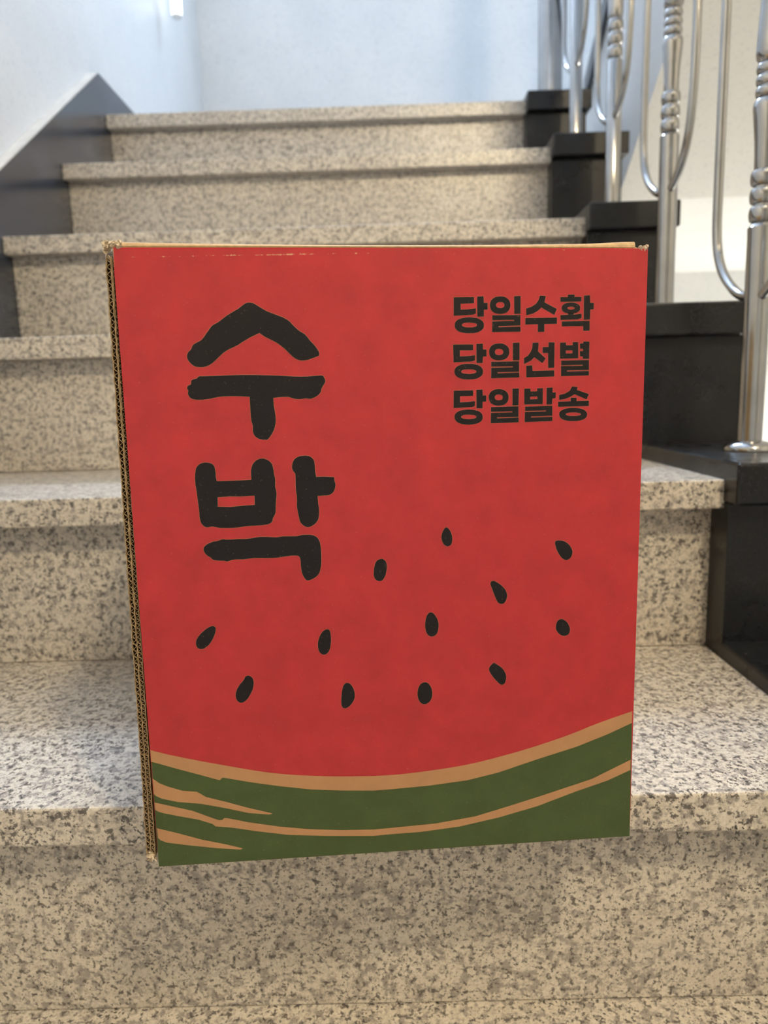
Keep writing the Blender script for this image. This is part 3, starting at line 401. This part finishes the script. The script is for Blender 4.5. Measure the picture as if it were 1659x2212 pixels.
# ------------------------------------------------------------------ railing
XB_, YOFF = .37, .0925
rail = tag(empty('stair_railing', (XB_, Y[2]+YOFF, CAPZ[2])), 'satin stainless steel stair railing with turned balusters and curved hoop bars', 'railing')
R0 = .0118
def ringpts(z0, z1, n, r, groove):
    out = []
    h = (z1-z0)/n
    for i in range(n):
        a = z0+h*i
        for q in range(9):
            t = (0, .05, .13, .28, .5, .72, .87, .95, 1)[q]
            out.append((groove+(r-groove)*max(0, math.sin(math.pi*min(max(t, 0), 1)))**.32, a+h*(t*.90+.05)))
    return out
def half_profile(style):
    if style == 'vase':
        p = [(R0, .006), (R0, .210), (R0*1.02, .219), (R0*.76, .2225)]
        p += ringpts(.223, .273, 3, .0118, .0086)
        p += [(.0090, .274), (.0091, .285), (.0097, .298), (.0112, .315), (.0125, .328), (.0121, .333), (.0098, .3365)]
        p += ringpts(.337, .368, 3, .0112, .0082)
        p += [(.0096, .369), (.0116, .372), (.0122, .377), (.0116, .395), (.0103, .418), (.0096, .434), (.0096, .440)]
    elif style == 'rings':
        p = [(R0, .006), (R0, .236), (R0*.86, .2385)] + ringpts(.239, .297, 3, .0122, .0086) + [(R0*.9, .298), (R0*.98, .302), (R0, .31), (R0, .44)]
    else:
        p = [(R0, .006), (R0, .290), (R0*.86, .2925)] + ringpts(.293, .351, 3, .0122, .0086) + [(R0*.9, .352), (R0*.98, .356), (R0, .365), (R0, .44)]
    return p
HB = .90
def profile(style):
    h = half_profile(style)
    mid = [(.0100, .442), (.0118, .4445), (.0122, .450), (.0118, .4555), (.0100, .458)]
    return h + mid + [(r, HB-z) for r, z in h[::-1]]
near = [(0, -.006, .152), (0, -.022, .160), (0, -.042, .175), (0, -.060, .203), (0, -.069, .245), (0, -.072, .295), (0, -.072, .36), (0, -.072, .45)]
far = [(0, .006, .154), (0, .036, .160), (0, .068, .180), (0, .088, .205), (0, .096, .235), (0, .097, .28), (0, .097, .36), (0, .097, .45)]
def hoop(pts):
    q = pts + [(x, y, HB-z) for x, y, z in pts[-2::-1]]
    return smooth_path(q, 5)
for k, style in ((2, 'vase'), (3, 'vase'), (4, 'rings'), (5, 'plain')):
    off = (0, Y[k]-Y[2], CAPZ[k]-CAPZ[2])
    bal = lathe('baluster', profile(style), M_STEEL, rail, loc=off)
    tube('hoop_bar', hoop(near), .0050, M_STEEL, bal)
    tube('hoop_bar', hoop(far), .0050, M_STEEL, bal)
    lathe('base_flange', [(.0245, 0), (.0248, .003), (.0232, .0062), (.0190, .0088), (.0145, .0102), (.0122, .0108)], M_STEEL, bal)
dz = CAPZ[6]-CAPZ[2]
nw = lathe('newel_post', [(.026, .008), (.026, 1.0), (.024, 1.006)], M_STEEL, rail, loc=(0, Y[6]-Y[2]-.02, dz))
lathe('base_flange', [(.046, 0), (.046, .004), (.042, .008), (.034, .011), (.027, .012)], M_STEEL, nw)
tube('handrail', [(0, -.35, HB-.35*SL+.022), (0, 0, HB+.022), (0, Y[6]-Y[2]-.02, HB+.022+SL*(Y[6]-Y[2]-.02))], .024, M_STEEL, rail, seg=20)

# ------------------------------------------------------------------ lamps and bright streak
LX, LY = .46, -.60
lamp = tag(empty('ceiling_lamp', (LX, LY, 1.76)), 'round warm ceiling lamp hanging over the hall', 'lamp')
lathe('lamp_base', [(.05, -.10), (.05, -.03), (.07, -.015), (.07, 0)], M_FRAME, lamp)
M_DOME = mat_emit('warm_diffuser', LAMP_LIGHT)
lathe('diffuser', [(.008, -.212), (.03, -.208), (.052, -.192), (.060, -.165), (.054, -.135), (.04, -.112), (.03, -.10)], M_DOME, lamp)

tb = tag(empty('bright_streak', (-.556, 1.99, 1.470)), 'bright white vertical streak by the landing corner, built as a glowing tube', 'lamp')  # source unknown; tube, caps and bracket are added to carry the streak
lathe('end_cap', [(.008, -.002), (.0135, 0), (.0142, .003), (.0142, .005)], M_FRAME, tb, seg=20)
lathe('glowing_tube', [(.0138, .005), (.0138, .60)], mat_emit('white_streak', STREAK_GLOW), tb, seg=20)
lathe('end_cap', [(.0142, .60), (.0142, .62), (.010, .625)], M_FRAME, tb, seg=20)
box('wall_bracket', -.0428, -.010, -.004, .004, .30, .34, M_FRAME, tb)
wl = tag(empty('added_wall_lamp', (WR, 2.08, -.38)), 'unseen wall lamp added below the landing to warm its underside', 'lamp')  # added out of view so the landing soffit gets warm light from below
lathe_me = lathe('wall_plate', [(.06, 0), (.06, .02), (.05, .03)], M_FRAME, wl)
lathe_me.rotation_euler = (0, -math.pi/2, 0)
M_GLOBE = mat_emit('warm_globe', ADDED_LAMP_LIGHT)
gl = lathe('diffuser', [(.02, .03), (.07, .05), (.10, .09), (.11, .13), (.10, .17), (.07, .21), (.02, .23)], M_GLOBE, wl)
gl.rotation_euler = (0, -math.pi/2, 0)

# ------------------------------------------------------------------ printed melon box
YAW = .0787
bx = tag(empty('cardboard_box', (-.1302, .1819, .1719), YAW), 'red cardboard watermelon box standing on the step, overhanging its edge', 'box')
BW, BH, BD, TH = .2615, .3205, .262, .003
C_TL, C_TR, C_BL, C_BR = (.0020, .3235), (.2620, .3191), (-.0023, .0011), (.2613, -.0012)
def face_pt(sx, sz):
    bl = Vector(C_BL); br = Vector(C_BR); tl = Vector(C_TL); tr = Vector(C_TR)
    p = (bl*(1-sx)+br*sx)*(1-sz) + (tl*(1-sx)+tr*sx)*sz
    return p
# front panel: grid board with a folded, rounded right edge, rounded bottom edge
bm = bmesh.new()
NX, NZ = 24, 28
front, back = [], []
for j in range(NZ+1):
    fr, bk = [], []
    for i in range(NX+1):
        p = face_pt(i/NX, j/NZ)
        fr.append(bm.verts.new((p.x, 0.0, p.y)))
        bk.append(bm.verts.new((p.x, TH, p.y)))
    front.append(fr); back.append(bk)
for j in range(NZ):
    for i in range(NX):
        bm.faces.new((front[j][i], front[j][i+1], front[j+1][i+1], front[j+1][i]))
        f = bm.faces.new((back[j][i], back[j+1][i], back[j+1][i+1], back[j][i+1])); f.material_index = 1
ring = [(0, i) for i in range(NX)] + [(j, NX) for j in range(NZ)] + [(NZ, i) for i in range(NX, 0, -1)] + [(j, 0) for j in range(NZ, 0, -1)]
for q in range(len(ring)):
    a, b = ring[q], ring[(q+1) % len(ring)]
    f = bm.faces.new((front[a[0]][a[1]], back[a[0]][a[1]], back[b[0]][b[1]], front[b[0]][b[1]]))
    f.material_index = 1
bmesh.ops.bevel(bm, geom=[e for e in bm.edges if abs(e.verts[0].co.y) < 1e-6 and abs(e.verts[1].co.y) < 1e-6 and any(f.material_index for f in e.link_faces)],
                offset=.0004, segments=2, affect='EDGES', profile=0.5)
for f in bm.faces:
    f.normal_update()
    if f.normal.x < -.3 and f.calc_center_median().x < .01: f.material_index = 1
fp = link('front_panel', finish(bm, 'front_panel'), [M_RED, M_BOARD], bx)
for p in fp.data.polygons: p.use_smooth = False

def loops_mesh(loops, y, bm, mi):
    """fill a polygon with holes (mm on the face) at depth y"""
    vs = [[Vector((a*.001, b*.001, 0)) for a, b in lp] for lp in loops]
    flat = [v for l in vs for v in l]
    bv = [bm.verts.new((v.x, y, v.y)) for v in flat]
    for t in tessellate_polygon(vs):
        try:
            f = bm.faces.new([bv[i] for i in t]); f.material_index = mi
        except ValueError: pass
def area(lp): return sum(lp[i-1][0]*lp[i][1]-lp[i][0]*lp[i-1][1] for i in range(len(lp)))/2
def grow(lp, d, hole=False):
    sgn = 1 if area(lp) > 0 else -1
    if hole: sgn = -sgn
    out = []
    n = len(lp)
    for i in range(n):
        ax, ay = lp[i-1]; px, py = lp[i]; cx, cy = lp[(i+1) % n]
        e1 = Vector((px-ax, py-ay)); e2 = Vector((cx-px, cy-py))
        if e1.length < 1e-6 or e2.length < 1e-6: out.append((px, py)); continue
        e1.normalize(); e2.normalize()
        n1 = Vector((e1.y, -e1.x)); n2 = Vector((e2.y, -e2.x))
        m = n1+n2
        if m.length < .2: m = n1
        m.normalize()
        k = d/max(.5, m.dot(n1))
        out.append((px+m.x*k*sgn, py+m.y*k*sgn))
    return out
def orient(bm):
    for f in bm.faces:
        f.normal_update()
        if f.normal.y > 0: f.normal_flip()
def print_obj(name, strokes, outline, mats, parent=fp):
    bm = bmesh.new()
    for lps in strokes:
        if outline:
            for i, lp in enumerate(lps):
                g_ = grow(lp, outline, i > 0)
                va = [bm.verts.new((p[0]*.001, -.00008, p[1]*.001)) for p in lp]
                vb = [bm.verts.new((p[0]*.001, -.00008, p[1]*.001)) for p in g_]
                for q in range(len(va)):
                    f = bm.faces.new((va[q-1], va[q], vb[q], vb[q-1])); f.material_index = 1
        loops_mesh(lps, -.00014, bm, 0)
    orient(bm)
    me = bpy.data.meshes.new(name); bm.to_mesh(me); bm.free()
    return link(name, me, mats, parent)
for st_ in BIG: print_obj('large_brush_letter', st_, .15, [M_INK, M_KRAFT])
for st_ in SMALL: print_obj('slogan_letter', st_, .10, [M_INK, M_KRAFT])
for lp in SEEDS: print_obj('printed_seed', [[lp]], .12, [M_INK, M_KRAFT])
def clampx(p):
    z = min(max(p[1]/321.0, 0), 1)
    x0 = (C_BL[0]*(1-z)+C_TL[0]*z)*1000+.1; x1 = (C_BR[0]*(1-z)+C_TR[0]*z)*1000-.1
    return (min(max(p[0], x0), x1), p[1])
bot = [(C_BR[0]*1000-.1, C_BR[1]*1000+.1), (C_BL[0]*1000+.1, C_BL[1]*1000+.1)]
def flat_print(name, lp, y, mat):
    bm = bmesh.new(); loops_mesh([[clampx(p) for p in lp]], y, bm, 0); orient(bm)
    me = bpy.data.meshes.new(name); bm.to_mesh(me); bm.free()
    return link(name, me, mat, fp)
flat_print('rind_edge_band', RIND1+[p for p in RIND2[::-1]], -.00006, M_KRAFT)
flat_print('green_rind', RIND2+bot, -.00010, M_GREEN)
for lp in STRIPES: flat_print('rind_stripe', lp, -.00016, M_KRAFT)

# the other boards of the box (local frame: x along the face, y into the step, z up)
def board(name, x0, x1, y0, y1, z0, z1, mat=M_BOARD, bevel=.0006):
    return box(name, x0, x1, y0, y1, z0, z1, mat, bx, bevel=bevel, seg=2)
board('right_panel', .2583, .2612, .0036, BD, .0042, .3180)
board('back_panel', .0010, .2578, BD-.0034, BD, .0042, .3180)
board('bottom_panel', -.0015, .2611, .0034, BD, .0004, .0036)
# top panel: kraft edge showing above the red face, sagging a little in the middle
bm = bmesh.new()
N = 40
rows = []
for i in range(N+1):
    t = i/N
    x = .0062+t*(.2553-.0062)
    zt = .3262*(1-t)+.3221*t - .0012*math.sin(math.pi*t)**.8 + (.0006*math.exp(-((t-.985)/.05)**2))
    zb = .3236*(1-t)+.3193*t - .0002
    sec = [(.0002, zb), (-.0002, zb+.0006), (-.00005, (zb+zt)/2), (.0006, zt-.0005), (.0016, zt-.0001), (.004, zt), (BD-.002, zt-.001), (BD-.002, zt-.0034), (.004, zb-.0008), (.0012, zb-.0004)]
    rows.append([bm.verts.new((x, y, z)) for y, z in sec])
for a, b in zip(rows, rows[1:]):
    for q in range(len(a)):
        bm.faces.new((a[q], a[(q+1) % len(a)], b[(q+1) % len(a)], b[q]))
bm.faces.new(rows[0]); bm.faces.new(rows[-1][::-1])
link('top_panel', finish(bm, 'top_panel', False), M_BOARD, bx)

# left end: two layers of corrugated flap with raw edges towards the viewer
def flap(name, x_bot, x_top, th, y0, pitch, phase, zb, zt, sub=True):
    xa = lambda z: x_bot+(x_top-x_bot)*(z-zb)/(zt-zb)
    li = .00042
    rnd = random.Random(name+str(x_bot))
    def liner(off, wd, nm, parent):
        bm = bmesh.new()
        n = 120; rows = []
        for i in range(n+1):
            z = zb+(zt-zb)*i/n
            jit = rnd.uniform(-.00022, .00022); yj = rnd.uniform(-.0004, .0004)
            x = xa(z)+off+jit
            rows.append([bm.verts.new(c) for c in ((x, y0+yj, z), (x+wd, y0+yj, z), (x+wd, BD-.004, z), (x, BD-.004, z))])
        for a, b in zip(rows, rows[1:]):
            for q in range(4): bm.faces.new((a[q], a[(q+1) % 4], b[(q+1) % 4], b[q]))
        bm.faces.new(rows[0]); bm.faces.new(rows[-1][::-1])
        return link(nm, finish(bm, nm), M_LINER, parent)
    outer = liner(0, li, name, bx)
    liner(th-li, li, 'inner_liner', outer)
    bm = bmesh.new()
    nw = int((zt-zb)/pitch*8); rows = []
    amp = (th-2*li)/2-.00012
    for i in range(nw+1):
        z = zb+(zt-zb)*i/nw
        x = xa(z)+th/2+amp*math.sin(2*math.pi*(z/pitch+phase))
        yj = rnd.uniform(.0, .0005)
        rows.append([bm.verts.new(c) for c in ((x-.00016, y0+yj, z), (x+.00016, y0+yj, z), (x+.00016, BD-.006, z), (x-.00016, BD-.006, z))])
    for a, b in zip(rows, rows[1:]):
        for q in range(4): bm.faces.new((a[q], a[(q+1) % 4], b[(q+1) % 4], b[q]))
    bm.faces.new(rows[0]); bm.faces.new(rows[-1][::-1])
    link('fluting', finish(bm, 'fluting'), M_LINER, outer)
    return outer
flap('outer_flap', -.0086, -.0022, .0026, .0014, .0034, .1, .0062, .3190)
flap('inner_flap', -.0064, .0003, .0024, .0018, .0026, .4, .0062, .3200)

# frayed paper at the corners
def frayed(pos, r, seed, name='frayed_corner', n=9):
    rnd = random.Random(seed)
    bm = bmesh.new()
    for q in range(n):
        c = Vector(pos)+Vector((rnd.uniform(-1, 1)*r[0], rnd.uniform(-.4, .6)*r[1], rnd.uniform(-1, 1)*r[2]))
        ang = rnd.uniform(0, math.pi); ln = rnd.uniform(.6, 1.2)*max(r)*.8; wd = rnd.uniform(.0008, .0016)
        d = Vector((math.cos(ang), rnd.uniform(-.5, .3), math.sin(ang))).normalized()
        s_ = d.cross(Vector((rnd.uniform(-1, 1), 1, rnd.uniform(-1, 1)))).normalized()
        nn = d.cross(s_)
        prev = None
        for i in range(5):
            t = i/4-.5
            p = c+d*ln*t+nn*(math.sin(t*3+rnd.random())*.0009)
            w = wd*(1-1.3*abs(t))
            cur = [bm.verts.new(p+s_*w+nn*.0001), bm.verts.new(p-s_*w+nn*.0001), bm.verts.new(p-s_*w-nn*.0001), bm.verts.new(p+s_*w-nn*.0001)]
            if prev:
                for e in range(4): bm.faces.new((prev[e], prev[(e+1) % 4], cur[(e+1) % 4], cur[e]))
            prev = cur
    return link(name, finish(bm, name), M_FRAY, bx)
frayed((.0022, .0012, .3248), (.0040, .003, .0012), 3, n=16)
frayed((-.0010, .0012, .3215), (.0010, .003, .0022), 5, n=8)
frayed((-.0058, .0015, .0058), (.0022, .003, .0022), 7, n=18)
frayed((.2585, .0010, .3194), (.0032, .002, .0007), 9, n=8)
